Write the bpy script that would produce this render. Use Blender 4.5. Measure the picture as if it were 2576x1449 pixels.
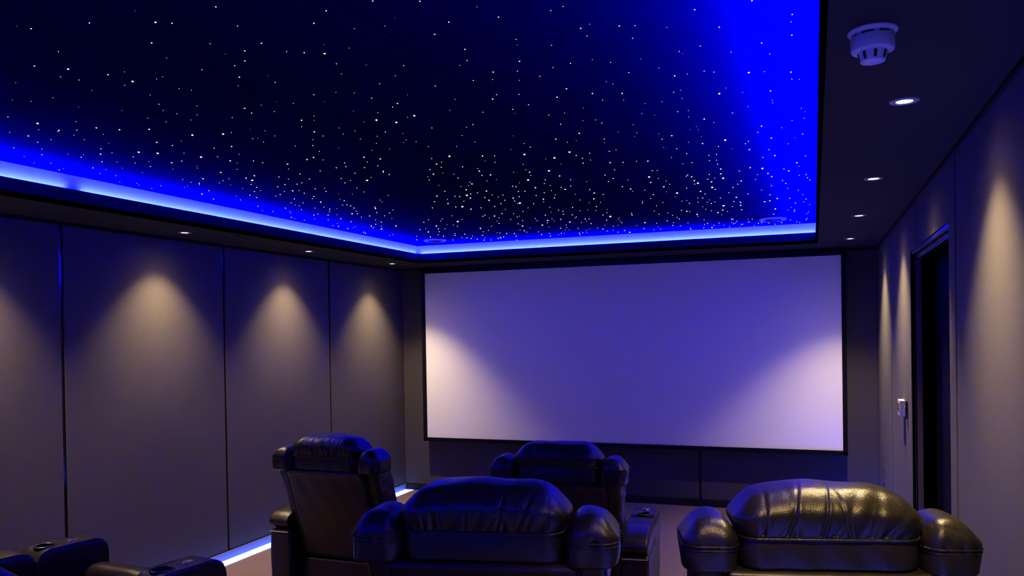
import bpy, bmesh, math, random
from mathutils import Vector, Matrix

for o in list(bpy.data.objects):
    bpy.data.objects.remove(o)
COL = bpy.context.scene.collection
scene = bpy.context.scene
PI = math.pi

# ------------------------------------------------------------------ camera, world, exposure
cam_data = bpy.data.cameras.new('camera')
cam_data.sensor_fit = 'HORIZONTAL'
cam_data.sensor_width = 36.0
cam_data.lens = 2042.29 / 2576 * 36.0
cam_data.shift_x = 0.0
cam_data.shift_y = (860.04 - 724.5) / 2576
cam_data.clip_start = 0.05
cam_data.clip_end = 60
camera = bpy.data.objects.new('camera', cam_data)
COL.objects.link(camera)
EYE = 1.6922
r0 = Vector((0.93706743, 0.34876314, -0.01639820))
r1 = Vector((-0.01138548, -0.01641792, -0.99980039))
r2 = Vector((-0.34896275, 0.93706709, -0.01141386))
m = Matrix((r0, -r1, -r2)).transposed().to_4x4()
m.translation = Vector((0, 0, EYE))
camera.matrix_world = m
scene.camera = camera

world = bpy.data.worlds.new('dark_room')
scene.world = world
world.use_nodes = True
world.node_tree.nodes['Background'].inputs[0].default_value = (0, 0, 0, 1)
world.node_tree.nodes['Background'].inputs[1].default_value = 0.0

scene.view_settings.view_transform = 'Standard'
scene.view_settings.look = 'None'
scene.view_settings.gamma = 1.0
scene.view_settings.exposure = 0.3
scene.view_settings.use_curve_mapping = False

# light levels of the room
SPOT_W = 160.0
SPOT_COL = (1.0, 0.75, 0.41)
COVE_L = 20000.0
COVE_COL = (0.00018, 0.00034, 1.0)
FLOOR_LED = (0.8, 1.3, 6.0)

# room dimensions (metres; floor z = 0, camera above the origin)
XL, XR, YB, YF = -4.2072, 0.527, 7.889, -1.9
ZC = 2.40
RXL, RXR, RYB, RYF = -3.6796, 0.0209, 7.2777, -1.35
ZLIP, ZS = 2.4911, 2.5751

# ------------------------------------------------------------------ helpers
def mesh_obj(name, verts, faces, mat=None, parent=None, smooth=False, mats=None, fmi=None):
    me = bpy.data.meshes.new(name)
    me.from_pydata([tuple(v) for v in verts], [], faces)
    me.update()
    if mats:
        for q in mats:
            me.materials.append(q)
        if fmi:
            me.polygons.foreach_set('material_index', fmi)
    elif mat:
        me.materials.append(mat)
    if smooth:
        me.polygons.foreach_set('use_smooth', [True] * len(me.polygons))
    o = bpy.data.objects.new(name, me)
    COL.objects.link(o)
    if parent:
        o.parent = parent
    return o

class MB:
    """collects shapes for ONE mesh"""
    def __init__(s):
        s.v, s.f, s.m = [], [], []
    def add(s, verts, faces, mi=0):
        b = len(s.v)
        s.v += [tuple(q) for q in verts]
        s.f += [tuple(i + b for i in f) for f in faces]
        s.m += [mi] * len(faces)
        return s
    def box(s, x0, x1, y0, y1, z0, z1, mi=0):
        v = [(x, y, z) for x in (x0, x1) for y in (y0, y1) for z in (z0, z1)]
        f = [(0, 1, 3, 2), (4, 6, 7, 5), (0, 4, 5, 1), (2, 3, 7, 6), (0, 2, 6, 4), (1, 5, 7, 3)]
        return s.add(v, f, mi)
    def bbox(s, x0, x1, y0, y1, z0, z1, b=0.004, seg=2, mi=0):
        """bevelled box"""
        bm = bmesh.new()
        bmesh.ops.create_cube(bm, size=1)
        for q in bm.verts:
            q.co = Vector(((x0 + x1) / 2 + q.co.x * (x1 - x0), (y0 + y1) / 2 + q.co.y * (y1 - y0), (z0 + z1) / 2 + q.co.z * (z1 - z0)))
        bmesh.ops.bevel(bm, geom=bm.edges[:], offset=b, segments=seg, profile=0.6, affect='EDGES')
        bm.verts.index_update()
        s.add([q.co[:] for q in bm.verts], [tuple(q.index for q in f.verts) for f in bm.faces], mi)
        bm.free()
        return s
    def lathe(s, prof, c=(0, 0, 0), n=40, axis='z', mi=0, cap=True):
        """prof: list of (radius, height)"""
        v, f = [], []
        for (r, h) in prof:
            for i in range(n):
                a = 2 * PI * i / n
                p = (r * math.cos(a), r * math.sin(a), h)
                if axis == 'y':
                    p = (p[0], p[2], p[1])
                elif axis == 'x':
                    p = (p[2], p[0], p[1])
                v.append((c[0] + p[0], c[1] + p[1], c[2] + p[2]))
        for j in range(len(prof) - 1):
            for i in range(n):
                k = (i + 1) % n
                f.append((j * n + i, j * n + k, (j + 1) * n + k, (j + 1) * n + i))
        if cap:
            f.append(tuple(range(n)))
            f.append(tuple((len(prof) - 1) * n + i for i in range(n)))
        return s.add(v, f, mi)
    def tube(s, pts, r, n=8, closed=False, mi=0, rfn=None):
        pts = [Vector(p) for p in pts]
        N = len(pts)
        v, f = [], []
        up = Vector((0, 0, 1))
        for i, p in enumerate(pts):
            a = pts[(i - 1) % N] if (closed or i > 0) else p
            b = pts[(i + 1) % N] if (closed or i < N - 1) else p
            t = (b - a).normalized()
            u = t.cross(up)
            if u.length < 1e-3:
                u = t.cross(Vector((0, 1, 0)))
            u.normalize()
            w = u.cross(t).normalized()
            rr = r * (rfn(i) if rfn else 1)
            for k in range(n):
                an = 2 * PI * k / n
                v.append(p + u * (rr * math.cos(an)) + w * (rr * math.sin(an)))
        for i in range(N if closed else N - 1):
            j = (i + 1) % N
            for k in range(n):
                l = (k + 1) % n
                f.append((i * n + k, i * n + l, j * n + l, j * n + k))
        if not closed:
            f.append(tuple(range(n)))
            f.append(tuple((N - 1) * n + k for k in range(n)))
        return s.add(v, f, mi)
    def build(s, name, mat=None, parent=None, smooth=False, mats=None):
        o = mesh_obj(name, s.v, s.f, mat, parent, smooth, mats, s.m if mats else None)
        me = o.data
        bm = bmesh.new(); bm.from_mesh(me)
        bmesh.ops.recalc_face_normals(bm, faces=bm.faces)
        bm.to_mesh(me); bm.free()
        return o

def tag(o, label=None, cat=None, group=None, kind=None):
    if label: o['label'] = label
    if cat: o['category'] = cat
    if group: o['group'] = group
    if kind: o['kind'] = kind
    return o

def empty(name, loc, rz=0.0):
    o = bpy.data.objects.new(name, None)
    COL.objects.link(o)
    o.location = loc
    o.rotation_euler = (0, 0, rz)
    o.empty_display_size = 0.1
    return o

def smooth_by_angle(o, deg=40):
    me = o.data
    me.polygons.foreach_set('use_smooth', [True] * len(me.polygons))
    bm = bmesh.new(); bm.from_mesh(me)
    for e in bm.edges:
        if len(e.link_faces) == 2 and e.calc_face_angle(0) > math.radians(deg):
            e.smooth = False
    bm.to_mesh(me); bm.free()
    return o

def copy_tree(o, parent=None):
    c = o.copy()
    COL.objects.link(c)
    c.parent = parent
    for ch in o.children:
        copy_tree(ch, c)
    return c

# ------------------------------------------------------------------ materials
def new_mat(name):
    mt = bpy.data.materials.new(name)
    mt.use_nodes = True
    nt = mt.node_tree
    b = nt.nodes['Principled BSDF']
    return mt, nt, b

def simple(name, col, rough=0.5, metal=0.0, spec=0.5, coat=0.0):
    mt, nt, b = new_mat(name)
    b.inputs['Base Color'].default_value = (*col, 1)
    b.inputs['Roughness'].default_value = rough
    b.inputs['Metallic'].default_value = metal
    b.inputs['Specular IOR Level'].default_value = spec
    b.inputs['Coat Weight'].default_value = coat
    return mt

def emis(name, col, strength=1.0, base=(0.0, 0.0, 0.0)):
    mt, nt, b = new_mat(name)
    b.inputs['Base Color'].default_value = (*base, 1)
    b.inputs['Specular IOR Level'].default_value = 0.0
    b.inputs['Emission Color'].default_value = (*col, 1)
    b.inputs['Emission Strength'].default_value = strength
    return mt

def noise_mat(name, c1, c2, scale, rough=0.9, bump=0.2, dist=0.002, spec=0.2, detail=4, stretch=(1, 1, 1), sheen=0.0):
    mt, nt, b = new_mat(name)
    tc = nt.nodes.new('ShaderNodeTexCoord')
    mp = nt.nodes.new('ShaderNodeMapping')
    mp.inputs['Scale'].default_value = stretch
    nz = nt.nodes.new('ShaderNodeTexNoise')
    nz.inputs['Scale'].default_value = scale
    nz.inputs['Detail'].default_value = detail
    nz.inputs['Roughness'].default_value = 0.7
    nt.links.new(tc.outputs['Object'], mp.inputs['Vector'])
    nt.links.new(mp.outputs['Vector'], nz.inputs['Vector'])
    cr = nt.nodes.new('ShaderNodeValToRGB')
    cr.color_ramp.elements[0].position = 0.3
    cr.color_ramp.elements[1].position = 0.7
    cr.color_ramp.elements[0].color = (*c1, 1)
    cr.color_ramp.elements[1].color = (*c2, 1)
    nt.links.new(nz.outputs['Fac'], cr.inputs['Fac'])
    nt.links.new(cr.outputs['Color'], b.inputs['Base Color'])
    bp = nt.nodes.new('ShaderNodeBump')
    bp.inputs['Strength'].default_value = bump
    bp.inputs['Distance'].default_value = dist
    nt.links.new(nz.outputs['Fac'], bp.inputs['Height'])
    nt.links.new(bp.outputs['Normal'], b.inputs['Normal'])
    b.inputs['Roughness'].default_value = rough
    b.inputs['Specular IOR Level'].default_value = spec
    b.inputs['Sheen Weight'].default_value = sheen
    return mt

def leather_mat(name, col=(0.011, 0.0085, 0.0045), rough=0.33, grain=360, bump=0.30, folds=0.25):
    mt, nt, b = new_mat(name)
    tc = nt.nodes.new('ShaderNodeTexCoord')
    vo = nt.nodes.new('ShaderNodeTexVoronoi')
    vo.inputs['Scale'].default_value = grain
    n1 = nt.nodes.new('ShaderNodeTexNoise')
    n1.inputs['Scale'].default_value = 22
    n1.inputs['Detail'].default_value = 5
    n1.inputs['Distortion'].default_value = 0.8
    for q in (vo, n1):
        nt.links.new(tc.outputs['Object'], q.inputs['Vector'])
    b1 = nt.nodes.new('ShaderNodeBump')
    b1.inputs['Strength'].default_value = folds
    b1.inputs['Distance'].default_value = 0.006
    nt.links.new(n1.outputs['Fac'], b1.inputs['Height'])
    b2 = nt.nodes.new('ShaderNodeBump')
    b2.inputs['Strength'].default_value = bump
    b2.inputs['Distance'].default_value = 0.0012
    nt.links.new(vo.outputs['Distance'], b2.inputs['Height'])
    nt.links.new(b1.outputs['Normal'], b2.inputs['Normal'])
    nt.links.new(b2.outputs['Normal'], b.inputs['Normal'])
    b.inputs['Base Color'].default_value = (*col, 1)
    mr = nt.nodes.new('ShaderNodeMapRange')
    mr.inputs['To Min'].default_value = rough - 0.06
    mr.inputs['To Max'].default_value = rough + 0.08
    nt.links.new(n1.outputs['Fac'], mr.inputs['Value'])
    nt.links.new(mr.outputs['Result'], b.inputs['Roughness'])
    b.inputs['Specular IOR Level'].default_value = 0.42
    b.inputs['Specular Tint'].default_value = (1.0, 0.84, 0.52, 1)  # tint puts golden lamp light into the reflections and damps the blue ones
    return mt

M = {}
M['wall'] = noise_mat('wall_fabric', (0.053, 0.046, 0.037), (0.083, 0.072, 0.058), 330, rough=0.95, bump=0.5, dist=0.0015, spec=0.1, stretch=(1, 1, 1.6), sheen=0.03)
M['backing'] = simple('backing_black', (0.012, 0.012, 0.014), 0.8)
M['inlay'] = simple('gloss_black_inlay', (0.006, 0.006, 0.007), 0.16, spec=0.6)
M['soffit'] = noise_mat('soffit_paint', (0.026, 0.022, 0.024), (0.031, 0.026, 0.029), 60, rough=0.85, bump=0.05, dist=0.001, spec=0.2)
M['lip'] = simple('lip_paint', (0.005, 0.005, 0.006), 1.0, spec=0.0)
M['cove'] = simple('cove_white', (0.72, 0.74, 0.76), 0.8, spec=0.1)
M['star_panel'] = noise_mat('star_panel_felt', (0.0014, 0.0016, 0.021), (0.0017, 0.0019, 0.023), 120, rough=1.0, bump=0.05, dist=0.001, spec=0.0)
M['black'] = simple('matt_black', (0.008, 0.008, 0.008), 0.75, spec=0.2)
M['skirting'] = simple('skirting_satin', (0.14, 0.15, 0.26), 0.35, spec=0.5)  # bluish tint puts some of the foot strips' glow into the base colour
M['black_gloss'] = simple('gloss_black_skirting', (0.02, 0.02, 0.024), 0.25, spec=0.5)
M['carpet'] = noise_mat('carpet_pile', (0.14, 0.10, 0.09), (0.25, 0.18, 0.16), 240, rough=1.0, bump=0.9, dist=0.006, spec=0.05, detail=6)
M['screen'] = simple('screen_white', (0.93, 0.91, 0.93), 0.9, spec=0.05)
M['velvet'] = simple('frame_velvet', (0.006, 0.006, 0.006), 0.95, spec=0.05)
M['leather'] = leather_mat('black_leather')
M['leather_flat'] = leather_mat('black_leather_smooth', col=(0.010, 0.008, 0.005), rough=0.38, bump=0.15, folds=0.14)
M['piping'] = leather_mat('black_leather_piping', rough=0.34, bump=0.3, folds=0.2)
M['chrome'] = simple('chrome', (0.75, 0.74, 0.72), 0.14, metal=1.0)
M['satin'] = simple('satin_nickel', (0.55, 0.53, 0.5), 0.3, metal=1.0)
M['white_plastic'] = simple('white_plastic', (0.72, 0.70, 0.68), 0.35)
M['detector_plastic'] = simple('detector_plastic', (0.52, 0.52, 0.58), 0.35)
M['grey_plastic'] = simple('grey_plastic', (0.32, 0.31, 0.33), 0.4)
M['grey_gloss'] = simple('grey_gloss', (0.16, 0.16, 0.18), 0.12, spec=0.8)
M['dark_glass'] = simple('dark_display', (0.01, 0.01, 0.012), 0.12, spec=0.6)
M['lamp'] = emis('lamp_glow', (1.0, 0.84, 0.58), 14.0)
M['star'] = emis('star_glow', (0.80, 1.0, 0.97), 5.0)
M['star'].cycles.emission_sampling = 'NONE'
M['lamp'].cycles.emission_sampling = 'NONE'
M['cove_led'] = emis('cove_led_glow', COVE_COL, COVE_L)
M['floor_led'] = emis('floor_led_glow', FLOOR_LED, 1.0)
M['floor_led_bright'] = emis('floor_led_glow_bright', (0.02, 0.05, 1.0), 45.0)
M['door'] = noise_mat('door_black_wood', (0.003, 0.0025, 0.002), (0.005, 0.004, 0.003), 14, rough=0.95, bump=0.05, spec=0.02, stretch=(1, 1, 0.08))
M['jamb'] = simple('jamb_dark_brown', (0.05, 0.035, 0.03), 0.45)

# ------------------------------------------------------------------ structure
def struct(name, o, label=None):
    return tag(o, label, kind='structure')

# floor: lower level plus the riser the rear row stands on
RISER_Y, RISER_Z = 3.3, 0.175
b = MB()
b.box(XL - 0.1, XR + 0.1, YF - 0.1, YB + 0.1, -0.1, 0.0)
b.box(XL + 0.0, XR - 0.0, YF, RISER_Y, -0.02, RISER_Z)
struct('floor', b.build('floor', M['carpet']), 'beige carpeted floor with a raised step under the rear row')

PT = 0.022   # fabric panel thickness
def side_wall(name, x, sgn, seams, label, gap=0.03, notches=None):
    """fabric panels on a black backing. sgn +1: room lies towards +x"""
    bk = MB()
    if notches:
        y0, y1, zt = notches
        bk.box(x - sgn * PT, x - sgn * (PT + 0.12), YF, y0, 0, ZC + 0.02)
        bk.box(x - sgn * PT, x - sgn * (PT + 0.12), y1, YB, 0, ZC + 0.02)
        bk.box(x - sgn * PT, x - sgn * (PT + 0.12), y0, y1, zt, ZC + 0.02)
    else:
        bk.box(x - sgn * PT, x - sgn * (PT + 0.12), YF, YB, 0, ZC + 0.02)
    w = struct(name, bk.build(name, M['backing']), label)
    ys = [YF] + seams + [YB]
    zb, zt_ = 0.066, ZC - 0.022
    for a, c in zip(ys[:-1], ys[1:]):
        a2 = a + (gap / 2 if a != YF else 0)
        c2 = c - (gap / 2 if c != YB else 0)
        pb = MB()
        xa, xb = sorted((x, x - sgn * PT))
        if notches and a2 < notches[1] and c2 > notches[0]:
            y0, y1, zt = notches
            if a2 >= y0 - 0.3 and c2 > y1:          # panel past the far jamb
                pb.bbox(xa, xb, y1, c2, zb, zt_, 0.004)
                pb.bbox(xa, xb, a2, y1 + 0.006, zt, zt_, 0.004)
            else:
                pb.bbox(xa, xb, a2, y0, zb, zt_, 0.004)
                pb.bbox(xa, xb, y0 - 0.006, c2, zt, zt_, 0.004)
        else:
            pb.bbox(xa, xb, a2, c2, zb, zt_, 0.005, 3)
        pb.build('fabric_panel', M['wall'], w)
    for s_ in seams:
        ib = MB()
        zlo = 0.066
        if notches and notches[0] < s_ < notches[1]:
            zlo = notches[2]
        xa, xb = sorted((x - sgn * (PT - 0.009), x - sgn * (PT + 0.002)))
        ib.box(xa, xb, s_ - gap / 2, s_ + gap / 2, zlo, zt_)
        ib.build('seam_inlay', M['inlay'], w)
    return w

wl = side_wall('wall_left', XL, 1, [-0.66, 0.77, 2.19, 3.612, 5.034, 6.468], 'left wall of taupe fabric panels with dark upright joints')
DY0, DY1, DZ = 3.80, 5.235, 2.125
wr = side_wall('wall_right', XR, -1, [-0.55, 0.87, 2.24, 3.628, 4.94, 6.503], 'right wall of taupe fabric panels around a dark doorway', gap=0.026, notches=(DY0, DY1, DZ))

# back wall (behind the screen)
bk = MB()
bk.box(XL - 0.14, XR + 0.14, YB + PT, YB + PT + 0.12, 0, ZC + 0.02)
wb = struct('wall_back', bk.build('wall_back', M['backing']), 'end wall of taupe fabric behind the projection screen')
for xa, xb in ((XL, -2.55 - 0.013), (-2.55 + 0.013, -1.043 - 0.014), (-1.043 + 0.014, XR)):
    MB().bbox(xa, xb, YB, YB + PT, 0.066, ZC - 0.02, 0.005, 3).build('fabric_panel', M['wall'], wb)
for xs in (-2.55, -1.043):
    MB().box(xs - 0.014, xs + 0.014, YB + 0.012, YB + PT + 0.002, 0.066, ZC - 0.02).build('seam_inlay', M['backing'], wb)
bk = MB()
bk.box(XL - 0.14, XR + 0.14, YF - 0.12, YF, 0, ZC + 0.3)
struct('wall_front', bk.build('wall_front', M['wall']), 'fabric wall behind the camera')

# baseboards
BZ = 0.0635
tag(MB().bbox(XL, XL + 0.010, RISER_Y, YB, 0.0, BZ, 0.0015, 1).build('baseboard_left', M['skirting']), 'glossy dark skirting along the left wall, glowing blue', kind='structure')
tag(MB().bbox(XL + 0.01, XR - 0.01, YB - 0.012, YB, 0.0, BZ, 0.002, 1).build('baseboard_back', M['black']), 'black skirting under the end wall', kind='structure')
b = MB()
b.bbox(XR - 0.010, XR, DY1 + 0.02, YB - 0.012, 0.0, BZ, 0.0015, 1)
b.bbox(XR - 0.010, XR, RISER_Y, DY0 - 0.02, 0.0, BZ, 0.0015, 1)
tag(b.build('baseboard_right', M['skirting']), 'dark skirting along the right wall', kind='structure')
b = MB()
b.bbox(XL, XL + 0.010, YF, RISER_Y, RISER_Z, RISER_Z + BZ, 0.0015, 1)
b.bbox(XR - 0.010, XR, YF, RISER_Y, RISER_Z, RISER_Z + BZ, 0.0015, 1)
b.bbox(XL + 0.01, XR - 0.01, YF, YF + 0.012, RISER_Z, RISER_Z + BZ, 0.0015, 1)
tag(b.build('baseboard_rear', M['black_gloss']), 'dark skirting around the raised rear floor', kind='structure')
# shadow gap under the ceiling
b = MB()
b.box(XL - 0.0, XL + 0.004, YF, YB, ZC - 0.023, ZC)
b.box(XR - 0.004, XR, YF, YB, ZC - 0.023, ZC)
b.box(XL, XR, YB - 0.004, YB, ZC - 0.021, ZC)
tag(b.build('trim_1', M['black']), 'black shadow gap where walls meet the ceiling', kind='structure')

# ceiling: soffit ring, lip around the recess, cove wall
CV = 0.030          # clear width of the light trough
LT = 0.016          # lip board thickness
b = MB()
zt = ZC + 0.025
# soffit ring
b.box(XL - 0.14, RXL, YF - 0.12, YB + 0.14, ZC, zt)
b.box(RXR, XR + 0.14, YF - 0.12, YB + 0.14, ZC, zt)
b.box(RXL, RXR, RYB, YB + 0.14, ZC, zt)
b.box(RXL, RXR, YF - 0.12, RYF, ZC, zt)
# lip boards
b.box(RXL - LT, RXL, RYF - LT, RYB + LT, ZC, ZLIP, 1)
b.box(RXR, RXR + LT, RYF - LT, RYB + LT, ZC, ZLIP, 1)
b.box(RXL, RXR, RYB, RYB + LT, ZC, ZLIP, 1)
b.box(RXL, RXR, RYF - LT, RYF, ZC, ZLIP, 1)
# trough floor just under the strip
b.box(RXL - LT - CV, RXL - LT, RYF - LT, RYB + LT, zt, 2.486, 2)
b.box(RXR + LT, RXR + LT + CV, RYF - LT, RYB + LT, zt, 2.486, 2)
b.box(RXL - LT - CV, RXR + LT + CV, RYB + LT, RYB + LT + CV, zt, 2.486, 2)
b.box(RXL - LT - CV, RXR + LT + CV, RYF - LT - CV, RYF - LT, zt, 2.486, 2)
# cove walls
ca, cb = LT + CV, LT + CV + 0.03
b.box(RXL - cb, RXL - ca, RYF - cb, RYB + cb, zt, ZS + 0.04, 2)
b.box(RXR + ca, RXR + cb, RYF - cb, RYB + cb, zt, ZS + 0.04, 2)
b.box(RXL - ca, RXR + ca, RYB + ca, RYB + cb, zt, ZS + 0.04, 2)
b.box(RXL - ca, RXR + ca, RYF - cb, RYF - ca, zt, ZS + 0.04, 2)
ceil = b.build('ceiling', mats=[M['soffit'], M['lip'], M['cove']])
struct('ceiling', ceil, 'dark lowered ceiling border around a recessed starry ceiling')
# starry panels with fine joints
b = MB()
g = 0.0025
xs = [RXL - ca - 0.01, -2.41, -1.167, RXR + ca + 0.01]
ysl = [[2.24, 4.31, 6.38], [0.2, 2.22, 4.26, 5.30], [2.18, 4.23, 6.31]]
for c in range(3):
    ys = [RYF - ca - 0.01] + ([0.15] if c != 1 else []) + ysl[c] + [RYB + ca + 0.01]
    for y0, y1 in zip(ys[:-1], ys[1:]):
        wx = 0.0035
        b.bbox(xs[c] + (wx if c else 0), xs[c + 1] - (wx if c < 2 else 0), y0 + g, y1 - g, ZS, ZS + 0.02, 0.0012, 1)
b.box(RXL - cb, RXR + cb, RYF - cb, RYB + cb, ZS + 0.022, ZS + 0.035)
sp = b.build('star_panel', M['star_panel'], ceil)
tag(sp, 'deep blue starry panels of the recess')

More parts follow.
